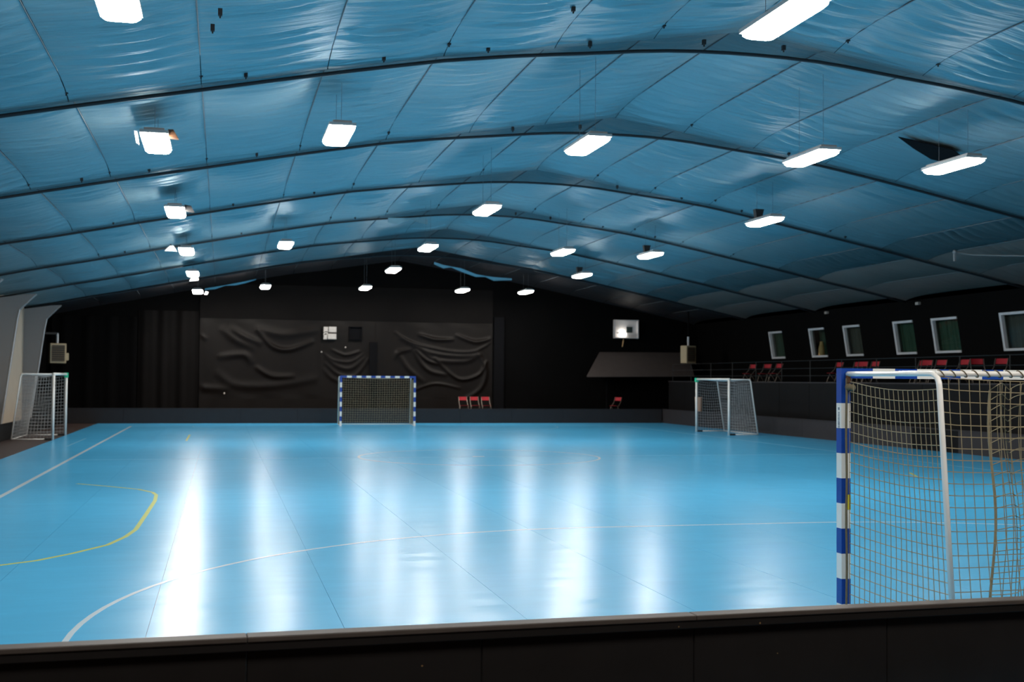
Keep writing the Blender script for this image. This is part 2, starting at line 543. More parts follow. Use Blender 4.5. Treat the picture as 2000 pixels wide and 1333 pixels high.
# loose strips of pale cloth at the edge of the last bay and on a rib
def loose_strip(pts, hgt, mat):
    P = [Vector(p) for p in pts]
    mb = MB()
    for sgn in (0, .012):
        X = np.array([[p.x, p.x] for p in P]); Y = np.array([[p.y + sgn, p.y + sgn + .05] for p in P])
        Z = np.array([[p.z, p.z - hgt * (.6 + .4 * math.sin(2.3 * i))] for i, p in enumerate(P)])
        mb.grid(X, Y, Z) if sgn else mb.grid(X[::-1], Y[::-1], Z[::-1])
    mb.build('loose_strip', mat, ceiling, smooth=True)
loose_strip([(8.75, 50.6, 6.98), (9.15, 50.6, 6.86), (9.5, 50.6, 6.80), (9.91, 50.6, 6.74), (10.58, 50.6, 6.50), (11.0, 50.6, 6.44), (11.37, 50.6, 6.40), (12.17, 50.6, 6.36)], .16, 'fabric')
loose_strip([(-.72, 50.6, 5.60), (-.3, 50.6, 5.68), (.09, 50.6, 5.76), (.5, 50.6, 5.85), (.91, 50.6, 5.94), (1.32, 50.6, 6.04)], .10, 'fabric')
loose_strip([(5.0, 37.45, 7.02), (5.3, 37.4, 7.02), (5.7, 37.35, 7.03), (6.1, 37.3, 7.04), (6.24, 37.3, 7.0)], .22, 'fabric')
o = MB().tube([(19.39, 28.99, 5.55), (19.6, 28.9, 5.50), (19.8, 28.75, 5.46), (20.1, 28.2, 5.40), (20.45, 27.5, 5.33), (20.9, 26.8, 5.25)], .018, 6).sphere((19.39, 28.99, 5.55), .06).box(19.36, 19.42, 28.96, 29.02, 5.3, 5.5)
tag(o.build('ceiling_cable', 'grey_clad'), 'pale loose cable with a hook under the grey ceiling fabric at right', 'cable')

# ------------------------------------------------------------------ walls
def profile_wall(name, y0, y1, mat, label):
    xs = np.concatenate([np.linspace(X_LEFT - .1, RX, 14), np.linspace(RX, X_RIGHT, 14)[1:]])
    q = [(X_LEFT - .1, y0, 0)] + [(24.3, y0, 0)] + [(X_RIGHT + .1, y0, 4.84)] + [(float(a), y0, float(fab_z(a)) + .02) for a in xs[::-1]]
    o = MB().prism(q, (0, y1 - y0, 0)).build(name, mat)
    return tag(o, label, 'wall', kind='structure')
profile_wall('wall_far', Y_FAR, Y_FAR + .2, 'black_wall', 'black end wall behind the far goal')
profile_wall('wall_near', Y_NEAR - .2, Y_NEAR, 'black_wall', 'black end wall behind the viewpoint')

# left wall with beige panels and grey tapered frames
wl = MB().box(X_LEFT - .25, X_LEFT - .05, Y_NEAR, Y_FAR, 0, 4.95).build('wall_left', 'grey_clad')
tag(wl, 'left side wall of beige panels between grey tapered frames', 'wall', kind='structure')
prev = Y_NEAR
for yr in RIBS + [Y_FAR]:
    MB().box(X_LEFT - .05, X_LEFT, prev + .16, yr - .16 if yr != Y_FAR else yr, 0.0, 4.9).build('wall_panel', 'beige_panel' if yr != Y_FAR else 'black_wall', wl)
    prev = yr
for yr in RIBS:
    prof = [(X_LEFT, 0), (-7.33, 0), (-7.27, .56), (-6.85, 3.9), (-6.78, 4.25), (-6.45, 4.60), (-6.25, 4.80), (-6.6, 4.78), (X_LEFT, 4.62)]
    c = MB().prism([(a, yr - .16, z) for a, z in prof], (0, .32, 0)).build('wall_frame', 'grey_clad', wl)
    tag(c, 'grey tapered frame leg widening towards the roof')
    MB().tube([(-7.30, yr - .17, .1), (-7.255, yr - .17, .56), (-6.835, yr - .17, 3.9), (-6.765, yr - .17, 4.25)], .022, 6).build('edge_trim', 'window_white', c)

# right wall, leaning inwards, with window openings
WIN = [(47.60, 48.86), (43.86, 45.15), (41.10, 42.35), (37.50, 38.77), (34.90, 36.37), (31.15, 32.68)]
ZB, ZT = 2.98, 4.16
def slab(mb, ya, yb, za, zb, th=.12, off=0.0):
    q = [(wall_x(za) + off, ya, za), (wall_x(za) + off, yb, za), (wall_x(zb) + off, yb, zb), (wall_x(zb) + off, ya, zb)]
    mb.prism(q, (th, 0, 0))
mb = MB()
slab(mb, Y_NEAR, Y_FAR, 0.0, ZB)
slab(mb, Y_NEAR, Y_FAR, ZT, 4.84)
ycur = Y_NEAR
for a, b in sorted(WIN):
    slab(mb, ycur, a, ZB, ZT)
    ycur = b
slab(mb, ycur, Y_FAR, ZB, ZT)
slab(mb, Y_NEAR, Y_FAR, 1.0, 4.84, .05, 1.3)      # dark rooms behind the windows
tag(mb.build('wall_right', 'black_wall'), 'black right side wall leaning inwards above the gallery', 'wall', kind='structure')
win_note = ['first window from the far end, dark green curtain', 'second window from the far end, tan ornament inside', 'third window from the far end, grey curtain',
            'fourth window from the far end, green curtain', 'fifth window from the far end, wide with green curtain', 'large window at the right picture edge']
cur_note = ['first', 'second', 'third', 'fourth', 'fifth', 'sixth']
for k, (a, b) in enumerate(WIN):
    wo = empty('window_%d' % (k + 1), (wall_x(ZB), (a + b) / 2, ZB), label='white framed ' + win_note[k], cat='window', kind='structure')
    L = wo.location
    def piece(name, ya, yb, za, zb, off, th, mat):
        mbp = MB()
        slab(mbp, ya, yb, za, zb, th, off)
        mbp.v = [(p[0] - L[0], p[1] - L[1], p[2] - L[2]) for p in mbp.v]
        return mbp.build(name, mat, wo)
    piece('jamb', b - .10, b, ZB, ZT, -.03, .13, 'window_white')
    piece('jamb', a, a + .035, ZB, ZT, .03, .07, 'window_white')
    piece('head', a, b - .10, ZT - .075, ZT, -.03, .13, 'window_white')
    piece('sill', a, b - .10, ZB, ZB + .075, -.03, .13, 'window_white')
    piece('pane', a + .035, b - .10, ZB + .075, ZT - .075, .07, .008, 'window_glass')
    # curtain hanging inside
    yy = np.linspace(a - .1, b + .1, 60)
    zz_ = np.linspace(ZB - .15, ZT + .05, 4)
    YY, ZZ = np.meshgrid(yy, zz_, indexing='ij')
    coff = .55 if k == 1 else .26
    XX = wall_x(ZZ) + coff + .035 * np.sin(YY * 2 * math.pi / .16) + .02 * np.sin(YY * 23.0)
    mb = MB()
    mb.grid(XX, YY, ZZ)
    mb.grid(XX[::-1] + .006, YY[::-1], ZZ[::-1])
    co = mb.build('curtain', 'curtain_grey' if k in (2, 5) else 'curtain_green', smooth=True)
    tag(co, ('grey' if k in (2, 5) else 'dark green') + ' curtain behind the %s gallery window from the far end' % cur_note[k], 'curtain', 'curtains behind the gallery windows')
    MB().tube([(wall_x(ZT) + coff, a - .12, ZT + .06), (wall_x(ZT) + coff, b + .12, ZT + .06)], .012, 6).build('curtain_rod', 'rail_dark', co)
o = MB().lathe([(.10, 0), (.13, .03), (.13, .30), (.11, .42), (.08, .52), (.07, .58), (.075, .62), (.05, .64)], (0, 0, 0), 14).build('window_ornament', 'tan_wood', None, (wall_x(ZB) + .17, 44.72, ZB + .01), smooth=True)
tag(o, 'tan bottle-shaped ornament standing inside the second gallery window', 'ornament')
MB().box(wall_x(ZB) + .121, wall_x(ZB) + .34, 43.86, 45.15, ZB - .04, ZB + .01).build('inner_sill', 'window_white', bpy.data.objects['window_2'], tuple(-v for v in bpy.data.objects['window_2'].location))

# gallery platform below the windows
GX0, GZ = 20.60, 1.85
gal = empty('gallery_platform', (GX0, 30, 0), label='black raised spectator gallery along the right wall', cat='gallery', kind='structure')
MB().box(0, 2.95, -24, 23.6, 0, GZ).build('platform_body', 'board_black', gal)
k = 0
y = 6.0
while y < 53.5:
    y2 = min(y + 2.4, 53.6)
    MB().box(-.05, 0, y - 30 + .01, y2 - 30 - .01, 0.0, 1.93).build('front_panel', 'board_black', gal)
    y = y2
MB().box(-.07, .04, -24, 23.6, 1.93, 1.97).build('edge_cap', 'board_grey', gal)
rail = empty('gallery_railing', (GX0 + .12, 30, GZ), label='thin dark railing along the front of the gallery', cat='railing')
for z in (.35, .62, .9):
    MB().tube([(0, -22, z), (0, 23.5, z)], .014, 6).build('rail', 'rail_dark', rail)
for yy in np.arange(-22, 23.6, 2.275):
    MB().tube([(0, yy, 0), (0, yy, .9)], .018, 6).build('rail_post', 'rail_dark', rail)
for n, (yy, zz_) in enumerate(((43.36, 4.72), (36.93, 4.70))):
    mb = MB().box(-.10, 0, -.09, .09, -.04, .05)
    o = mb.build('eave_fixture', 'knob_pale', None, (wall_x(zz_) - .01, yy, zz_))
    tag(o, 'small pale fixture under the eave above the ' + ('second' if n == 0 else 'fourth') + ' gallery window', 'fixture', 'small eave fixtures')

# ------------------------------------------------------------------ court boards
def board(name, label, p0, p1, h, th, inward, mats, seg, cap='board_cap', capw=.10):
    """straight run of board panels from p0 to p1 on the floor"""
    p0, p1 = Vector(p0), Vector(p1)
    d = (p1 - p0)
    L = d.length
    ang = math.atan2(d.y, d.x)
    root = empty(name, (p0.x, p0.y, 0), ang, label, 'board')
    n = max(1, round(L / seg))
    for i in range(n):
        a, b = L * i / n, L * (i + 1) / n
        m = mats(i, (a + b) / 2) if callable(mats) else mats
        jit = random.uniform(-.004, .004)
        bevel(MB().box(a + .001, b - .001, -th / 2 + jit, th / 2 + jit, 0, h - .03).build('board_panel', m, root), .006, 1)
    for i in range(max(1, n // 2)):
        a, b = L * i / max(1, n // 2), L * (i + 1) / max(1, n // 2)
        bevel(MB().box(a + .0005, b - .0005, -capw / 2, capw / 2, h - .03, h).build('board_cap', cap, root), .006, 2)
    return root
board('court_board', 'long dark grey low board below the black end wall behind far goal', (B_LEFT, B_FAR + .03, 0), (B_RIGHT - .04, B_FAR + .03, 0), .65, .05, 1, 'board_grey', 2.4, 'board_grey', .07)
board('court_board', 'dark grey low board along the right edge of the floor, with a black panel', (B_RIGHT + .03, 6.6, 0), (B_RIGHT + .03, B_FAR + .06, 0), .66, .05, 1,
      lambda i, c: 'board_black' if 30.3 < c + 6.6 < 32.8 else 'board_grey', 2.33, 'board_grey', .07)
board('court_board', 'dark low board along the foot of the left wall', (B_LEFT, 6.3, 0), (B_LEFT, B_FAR, 0), .52, .05, 1, 'board_black', 2.4, 'board_black', .07)
nb = board('court_board', 'black plywood board with worn brown cap across the foreground', (-7.3, near_board_y(-7.3) - .06, 0), (20.0, near_board_y(20.0) - .06, 0), .65, .05, -1, 'plywood_black', 1.22, 'board_cap', .115)
bevel(MB().box(0, 27.3, -.052, -.03, .575, .62).build('front_rail', 'plywood_black', nb), .004, 1)

tag(MB().box(B_LEFT, B_RIGHT, B_FAR + .12, 55.4, 0, .32).build('low_platform', 'board_black'), 'low black platform between the far board and the end wall', 'platform', kind='structure')

# ------------------------------------------------------------------ ceiling lamps
LW, LL = .40, 1.42
def lamp_parts():
    # diffuser: rounded tray of light
    mb = MB()
    n = 8
    sec = []
    for hx, hy, z in ((LW / 2, LL / 2, 0), (LW / 2, LL / 2, -.035), (LW / 2 - .035, LL / 2 - .04, -.07)):
        ring = []
        r = .07
        for cx, cy, a0 in ((hx - r, hy - r, 0), (-hx + r, hy - r, 90), (-hx + r, -hy + r, 180), (hx - r, -hy + r, 270)):
            for q in range(3):
                a = math.radians(a0 + 45 * q)
                ring.append((cx + r * math.cos(a), cy + r * math.sin(a), z))
        sec.append(ring)
    m = len(sec[0])
    vs = [p for ring in sec for p in ring]
    f = []
    for i in range(2):
        for k in range(m):
            k2 = (k + 1) % m
            f.append((i * m + k, (i + 1) * m + k, (i + 1) * m + k2, i * m + k2))
    f.append(tuple(2 * m + k for k in range(m))[::-1])
    mb.add(vs, f)
    diff = mb.mesh('diffuser', 'lamp_diffuser')
    hb = MB()
    hb.box(-LW / 2 - .012, LW / 2 + .012, -LL / 2 - .012, LL / 2 + .012, .001, .05)
    hb.prism([(-LW / 2 + .05, -LL / 2 + .05, .05), (LW / 2 - .05, -LL / 2 + .05, .05), (LW / 2 - .05, LL / 2 - .05, .05), (-LW / 2 + .05, LL / 2 - .05, .05)], (0, 0, .045))
    hous = hb.mesh('housing', 'lamp_housing')
    return diff, hous
DIFF, HOUS = lamp_parts()
LY = [12.2, 19.7, 27.9, 36.5, 44.4, 53.6]
ROWS = {1: (-1.06, 5.69, 'leftmost row'), 2: (1.80, 5.97, 'second row from the left'), 3: (6.08, 6.03, 'middle row'),
        4: (10.42, 6.03, 'fourth row from the left'), 5: (13.25, 6.03, 'rightmost row')}
def lamp(x, y, z, label):
    r = empty('ceiling_lamp', (x, y, z), 0, label, 'lamp', 'rectangular ceiling lamps')
    inst('housing', HOUS, r)
    inst('diffuser', DIFF, r)
    for s in (-1, 1):
        yy = s * LL * .32
        zt = float(fab_z(x)) - z - .03
        MB().tube([(0, yy, .09), (0, yy, max(zt, .12))], .0035, 4).build('suspension_cable', 'seam_tape', r)
    return r
LAMPS = {}
for row, (x, z, nm) in ROWS.items():
    idx = 0
    for k, y in enumerate(LY):
        if row in (2, 4) and k % 2 == 0:
            continue
        xx = x + {3: .03 * (k - 2), 4: .08 * (k - 3), 5: .1 * (k - 2)}.get(row, 0)
        if (row, k) == (5, 0):
            LAMPS[(row, k)] = lamp(xx, y, z, 'glowing rectangular lamp beyond the right picture edge, in line with the rightmost row')
            continue
        LAMPS[(row, k)] = lamp(xx, y, z, 'glowing rectangular lamp, %s in view from the viewpoint in the %s' % (ORD[idx], nm))
        idx += 1
for row in (1, 2, 3, 4, 5):
    x, z, nm = ROWS[row]
    lamp(x, 3.9, z, 'glowing rectangular lamp above the viewpoint, in line with the %s' % nm)
# brackets and slack flaps of fabric beside the left row of lamps
def lamp_extra(key, name, mat, pts, th=(0, .01, 0)):
    MB().prism(pts, th).build(name, mat, LAMPS[key])
lamp_extra((1, 1), 'bracket', 'rust', [(.20, -.55, -.02), (.36, -.55, -.04), (.28, -.55, .10), (.20, -.55, .10)], (0, .12, 0))
lamp_extra((1, 1), 'reflector', 'white_paint', [(-.27, -.45, -.12), (-.235, -.45, -.13), (-.26, -.45, .06), (-.31, -.45, .08)], (0, .1, 0))
lamp_extra((1, 2), 'bracket', 'cable', [(.20, -.3, -.02), (.42, -.3, -.05), (.34, -.3, .10), (.20, -.3, .12)], (0, .12, 0))
lamp_extra((1, 3), 'reflector', 'white_paint', [(-.26, -.3, -.06), (-.62, -.3, -.06), (-.46, -.3, .10), (-.36, -.3, .11)], (0, .08, 0))
lamp_extra((1, 4), 'reflector', 'white_paint', [(-.10, -.4, -.32), (.22, -.4, -.28), (.20, -.4, -.18), (0, -.4, -.16)], (0, .08, 0))
lamp_extra((1, 5), 'reflector', 'white_paint', [(.28, -.2, -.14), (.40, -.2, -.16), (.46, -.2, -.04), (.34, -.2, 0)], (0, .08, 0))
for key in ((5, 2), (5, 3), (5, 4)):
    zt = float(fab_z(LAMPS[key].location.x)) - LAMPS[key].location.z
    lamp_extra(key, 'dark_wedge', 'cable', [(-.07, .30, .10), (.07, .30, .10), (.13, .30, .34), (-.11, .30, .34)], (0, .15, 0))  # added dark wedge standing in for the shadowy gap above the lamp

# ------------------------------------------------------------------ goals
def net_surface(mb, P, nu, nv, r, su, sv, sides=3):
    """cords along the u and v lines of surface P(u,v)"""
    for i in range(nu + 1):
        u = i / nu
        mb.tube([P(u, v) for v in np.linspace(0, 1, sv + 1)], r, sides, caps=False)
    for j in range(nv + 1):
        v = j / nv
        mb.tube([P(u, v) for u in np.linspace(0, 1, su + 1)], r, sides, caps=False)

def arc_path(pts, r, n=5):
    """polyline with rounded inner corners"""
    out = [Vector(pts[0])]
    for i in range(1, len(pts) - 1):
        p, a, b = Vector(pts[i]), Vector(pts[i - 1]), Vector(pts[i + 1])
        d1, d2 = (a - p).normalized(), (b - p).normalized()
        s, e = p + d1 * r, p + d2 * r
        for k in range(n + 1):
            t = k / n
            out.append((1 - t) ** 2 * s + 2 * t * (1 - t) * p + t * t * e)
    out.append(Vector(pts[-1]))
    return [tuple(v) for v in out]

def striped_bar(L, first_blue, vertical):
    """square 80 mm bar of length L with blue corner then 200 mm white/blue bands"""
    mb = MB()
    cuts, mi = [0, first_blue], [0]
    k = 1
    end = L - (first_blue if not vertical else 0)
    while cuts[-1] < end - 1e-6:
        cuts.append(min(cuts[-1] + .2, end))
        mi.append(k % 2)
        k += 1
    if not vertical:
        cuts.append(L)
        mi.append(0)
    for a, b, m in zip(cuts[:-1], cuts[1:], mi):
        if vertical:
            mb.box(-.04, .04, -.04, .04, 2.08 - b, 2.08 - a, m)
        else:
            mb.box(a - L / 2, b - L / 2, -.04, .04, 2.0, 2.08, m)
    return mb

def goal(name, loc, rz, label, striped, dt, db, cell, cord, cmat, near=False, group=None):
    g = empty(name, loc, rz, label, 'goal', group)
    W = 1.54
    if striped:
        for s in (-1, 1):
            mbp = striped_bar(2.0799, .28, True)
            mbp.v = [(p[0] + s * W, p[1], p[2]) for p in mbp.v]
            mbp.build('post', ['blue_paint', 'white_paint'], g)
        mbp = striped_bar(3.16, .28, False)
        mbp.v = [(min(max(p[0], -W + .0401), W - .0401), p[1], p[2] + .0) for p in mbp.v]
        mbp.build('crossbar', ['blue_paint', 'white_paint'], g)
    else:
        for s in (-1, 1):
            MB().tube([(s * W, 0, 0), (s * W, 0, 2.04)], .04, 12).build('post', 'white_paint', g, smooth=True)
        MB().tube([(-W - .04, 0, 2.04), (W + .04, 0, 2.04)], .04, 12).build('crossbar', 'white_paint', g, smooth=True)
    rz_top = 2.035
    rr = .0205 if striped else .022
    XR = W - .01
    for s in (-1, 1):
        path = arc_path([(s * XR, .05, rz_top), (s * XR, dt, rz_top), (s * XR, db, .03)], .10)
        MB().tube(path, rr, 10).build('rear_frame', 'white_paint', g, smooth=True)
        MB().tube([(s * XR, .05, .03), (s * XR, db, .03)], rr * .8, 8).build('ground_bar', 'white_paint', g, smooth=True)
    MB().tube([(-XR, dt - .02, rz_top), (XR, dt - .02, rz_top)], rr, 10).build('rear_top_bar', 'white_paint', g, smooth=True)
    MB().tube([(-XR, db, .03), (XR, db, .03)], rr * .8, 8).build('rear_ground_bar', 'white_paint', g, smooth=True)
    # net
    mb = MB()
    rs = np.random.RandomState(3)
    for s in (-1, 1):
        def side(u, v, s=s):
            y0, y1 = .06, dt + (db - dt) * (1 - v) - .02
            z = .04 + (rz_top - .06 - .04) * v
            sag = .035 * math.sin(math.pi * u) * (0.4 + .6 * v) + .05 * u * v
            bulge = .03 * math.sin(math.pi * u) * math.sin(math.pi * v)
            return (s * (XR - .01) - s * bulge, y0 + (y1 - y0) * u, z - sag)
        net_surface(mb, side, max(8, round(db / cell)), round(1.95 / cell), cord, 10, 12)
    def back(u, v):
        y = dt + (db - dt) * (1 - v) - .01 - .10 * math.sin(math.pi * v) * math.sin(math.pi * u)
        z = .04 + (rz_top - .06) * v - .05 * (1 - abs(2 * u - 1)) ** .5 * v
        return (-XR + 2 * XR * u, y, z)
    net_surface(mb, back, round(3.0 / cell), round(1.95 / cell), cord, 24, 12)
    def roof(u, v):
        return (-XR + 2 * XR * u, .05 + (dt - .07) * v, rz_top - .01 - .07 * math.sin(math.pi * v) * math.sin(math.pi * u))
    if not near:
        net_surface(mb, roof, round(3.0 / cell), round(dt / cell), cord, 16, 6)
    mb.build('net', cmat, g)
    return g

goal('handball_goal', (6.345, 50.1, .006), 0, 'blue and white striped goal standing in front of the far board', True, 1.0, 1.2, .10, .0052, 'net_cord', group='striped goals')
ng = goal('handball_goal', (6.405, 8.795, .006), math.pi, 'large blue and white striped goal seen from behind in the right foreground', True, 1.31, 1.50, .081, .0036, 'net_cord', near=True, group='striped goals')
lg = goal('training_goal', (-5.03, 40.95, 0), math.pi / 2, 'plain white goal on the brown strip by the left wall', False, .95, 1.2, .11, .0058, 'net_white', group='plain white goals')
rg = goal('training_goal', (18.0, 42.4, .006), -math.pi / 2, 'plain white goal at the right board below the gallery', False, .85, 1.15, .11, .0058, 'net_white', group='plain white goals')
# loose inner catch net of the near goal, hanging in waves from the rear bar
mb = MB()
def inner(u, v):
    x = -.05 + -1.4 * u + .02 * math.sin(9 * v + 3 * u)
    z = .10 + 1.85 * v + .05 * abs(math.sin(math.pi * 6.5 * u)) * v - .03
    y = 1.14 + .07 * math.sin(2 * math.pi * 3.3 * u + 1.2 * v) + .03 * math.sin(5 * v)
    return (x, y, z)
# local +x of the near goal points to world -x
def inner_w(u, v):
    p = inner(u, v)
    return (1.02 - 1.6 * u + .02 * math.sin(9 * v + 3 * u), p[1], p[2])
net_surface(mb, inner_w, 24, 24, .0036, 70, 16)
mb.tube([inner_w(0, v) for v in np.linspace(0, 1, 16)], .010, 5)
near_net = [c for c in ng.children if c.name.startswith('net')][0]
near_post = [c for c in ng.children if c.name.startswith('post')][1]
mb.build('catch_net', 'net_cord', near_net)
# lacing, rope and stickers of the near goal (its left post in the picture is at local +x)
mb = MB()
for k in range(34):
    x0 = -1.5 + 3.0 * k / 33
    ring = [(x0 + .02 * math.sin(a), 1.29 + .025 * math.cos(a), 2.035 + .025 * math.sin(a)) for a in np.linspace(0, 2 * math.pi, 11)]
    mb.tube(ring, .0045, 4, caps=False)
mb.build('lacing', 'lace_cord', near_net)
zz_ = np.linspace(2.0, .02, 14)
MB().tube([(1.547 + .003 * math.sin(9 * z), .060, z) for z in zz_], .009, 6).sphere((1.53, .065, 1.93), .03).sphere((1.50, .07, 1.925), .028).build('net_rope', 'lace_cord', near_net, smooth=True)
bevel(MB().box(1.515, 1.545, .041, .075, 1.96, 2.05).build('corner_bracket', 'rust', near_post), .005, 1)
MB().box(1.503, 1.508, .0405, .043, .95, 1.07).box(1.5000, 1.53, .0405, .043, .95, 1.07).build('label_plate', 'yellow_label', near_post)
mb = MB()
zc = 1.765
for k in range(14):                       # a column of small vertical print on the outer face of the post
    hgt = random.uniform(.006, .010)
    if k != 2:
        mb.box(1.5805, 1.5815, -.008 - random.uniform(0, .005), .012, zc - hgt, zc)
    zc -= .0125
mb.build('post_print', 'label_ink', near_post)
for gg, xx in ((lg, 1.54), (rg, -1.54)):
    c = MB().box(xx - .06, xx + .06, -.055, .06, 1.93, 2.09).build('corner_cap', 'green_plastic', gg)
    tag(c, 'green corner cap')
for gg in (lg, rg):
    for s in (-1, 1):
        MB().box(s * 1.54 - .10, s * 1.54 + .10, .05, .22, 0, .06).build('foot_pad', 'black_rubber', gg)

# ------------------------------------------------------------------ folding chairs
def make_chair():
    c = empty('folding_chair', (0, 0, 0))
    mb = MB()
    xs_ = np.linspace(-.17, .17, 9)
    zs_ = np.linspace(.69, .85, 5)
    XX, ZZ = np.meshgrid(xs_, zs_, indexing='ij')
    YY = .19 + .09 * (ZZ - .6) / .24 + .035 * (1 - (XX / .17) ** 2)
    mb.grid(XX, YY, ZZ)
    mb.grid(XX[::-1], YY[::-1] + .02, ZZ[::-1])
    mb.build('backrest', 'red_seat', c, smooth=True)
    bevel(MB().prism([(-.19, -.20, .44), (.19, -.20, .44), (.18, .16, .425), (-.18, .16, .425)], (0, 0, .03)).build('seat', 'red_dark', c), .012, 2)
    for s in (-1, 1):
        MB().tube([(s * .19, .27, .85), (s * .19, .17, .60), (s * .20, -.06, .40), (s * .21, -.24, 0)], .013, 6).build('leg', 'chair_tube', c, smooth=True)
        MB().tube([(s * .175, -.10, .44), (s * .175, .10, .25), (s * .175, .26, 0)], .012, 6).build('leg', 'chair_tube', c, smooth=True)
    MB().tube([(-.207, -.19, .12), (.207, -.19, .12)], .010, 6).build('stretcher', 'chair_tube', c)
    return c
proto = make_chair()
GY = [47.31, 46.02, 44.66, 39.97, 38.69, 38.06, 37.48, 34.66, 34.11, 33.49, 32.47, 31.21, 30.47]
notes = ['farthest on the gallery, under the first window', 'second from the far end of the gallery', 'third from the far end of the gallery', 'alone on the gallery below the third window, fourth from far end',
         'left of the close trio on the gallery above the striped post', 'middle of the close trio on the gallery above the striped post', 'right of the close trio on the gallery above the striped post',
         'left of the three between the fourth and fifth gallery windows', 'middle of the three between the fourth and fifth gallery windows', 'right of the three below the fifth gallery window',
         'alone right of the three below the fifth gallery window', 'half turned aside on the gallery, second from the right', 'rightmost on the gallery, below the large window']
for k, y in enumerate(GY):
    c = proto if k == 0 else copy_tree(proto)
    c.location = (21.75 + .1 * math.sin(k * 2.1), y, GZ)
    c.rotation_euler = (0, 0, -math.pi / 2 + .35 + .15 * math.sin(k * 1.7) + (.85 if k == 11 else 0))
    tag(c, 'red folding chair, ' + notes[k], 'chair', 'red folding chairs on the gallery')
for k, (x, nm) in enumerate(((10.81, 'left'), (11.34, 'middle'), (11.87, 'right'))):
    c = copy_tree(proto)
    c.location = (x, 54.2, .32)
    c.rotation_euler = (0, 0, 0)
    tag(c, 'red folding chair, %s of the three behind the far board' % nm, 'chair', 'red chairs behind the far board')
c = copy_tree(proto)
c.location = (18.2, 54.5, .32)
c.rotation_euler = (0, 0, -.9)
tag(c, 'single red chair in the dark under the grey canopy', 'chair')

# ------------------------------------------------------------------ far wall: drapes, panels, heaters
def drape(name, label, x0, x1, z0, z1, y, fold, group, mat='black_drape', nx=90, nz=70):
    X, Z = np.meshgrid(np.linspace(x0, x1, nx), np.linspace(z0, z1, nz), indexing='ij')
    A, B = (X - x0) / (x1 - x0), (Z - z0) / (z1 - z0)
    D = fold(A, B, X, Z)
    mb = MB()
    mb.grid(X, y - D, Z)
    return tag(mb.build(name, mat, smooth=True), label, 'curtain', group)
def pleat(amp, lam, seed):
    r = np.random.RandomState(seed)
    p = r.uniform(0, 6, 5)
    def f(A, B, X, Z):
        return .06 + amp * (np.sin(X * 6.283 / lam + p[0] + .4 * np.sin(Z * .7)) + .6 * np.sin(X * 6.283 / lam * .43 + p[1]) + .4 * np.sin(X * 6.283 / lam * 1.9 + p[2]))
    return f
YW = Y_FAR - .02
G = 'black drapes on the far wall'
drape('wall_drape', 'black pleated drape at the far left of the end wall', -7.4, -3.75, .1, 4.7, YW, pleat(.022, .95, 1), G, 'black_wall')
drape('wall_drape', 'narrow black drape with faint vertical folds left of the sagging drape', -3.7, -1.05, .1, 5.0, YW, pleat(.028, .8, 2), G, 'gable_cloth')
def creases(lines, base, amp, wid):
    """ridges of gathered cloth running along given curves (x, z)"""
    def f(A, B, X, Z):
        D = np.zeros_like(X)
        for n, L in enumerate(lines):
            P = np.array(L, float)
            tt = np.linspace(0, len(P) - 1, 110)
            i = np.clip(tt.astype(int), 0, len(P) - 2)
            fr = (tt - i)[:, None]
            p0, p1, p2, p3 = P[np.maximum(i - 1, 0)], P[i], P[i + 1], P[np.minimum(i + 2, len(P) - 1)]
            C = .5 * (2 * p1 + (p2 - p0) * fr + (2 * p0 - 5 * p1 + 4 * p2 - p3) * fr ** 2 + (3 * p1 - p0 - 3 * p2 + p3) * fr ** 3)
            d2 = np.full(X.shape, 1e9)
            kk = np.zeros(X.shape)
            for q, c in enumerate(C):
                e = (X - c[0]) ** 2 + (Z - c[1]) ** 2
                m = e < d2
                d2 = np.where(m, e, d2)
                kk = np.where(m, q / 109.0, kk)
            env = .35 + .65 * np.sin(math.pi * np.clip(kk * .9 + .05, 0, 1))
            wv = wid * (.7 + .6 * ((n * 37) % 10) / 10)
            D += amp * (.6 + .5 * ((n * 53) % 10) / 10) * env * np.exp(-d2 / wv ** 2)
        edge = np.clip(np.minimum(np.minimum(A, 1 - A) / .04, np.minimum(B, 1 - B) / .06), 0, 1)
        return .02 + (base + .012 * np.sin(X * 3.1 + Z) + D) * edge
    return f
def wx(*pts):      # (picture x, picture y) readings turned into metres on the end wall
    return [(7.9 + (u - 770) * .02487, 4.1 - (v - 655) * .0243) for u, v in pts]
CA = [wx((395, 648), (408, 660), (422, 669)), wx((454, 652), (477, 671), (506, 684)), wx((470, 650), (492, 664), (520, 676)), wx((517, 652), (544, 682), (575, 688), (615, 673)),
      wx((519, 650), (565, 659), (624, 650)), wx((450, 703), (491, 699), (504, 711)), wx((517, 724), (544, 739), (582, 739)), wx((447, 736), (473, 755), (512, 759), (565, 755), (626, 743)), wx((340, 765), (390, 762), (460, 764))]
CB = [wx((640, 695), (660, 708), (690, 710), (712, 696)), wx((643, 702), (665, 719), (690, 723), (714, 704)), wx((643, 714), (668, 735), (698, 737), (722, 706)), wx((655, 688), (680, 697), (706, 690)), wx((640, 726), (655, 742), (675, 750))]
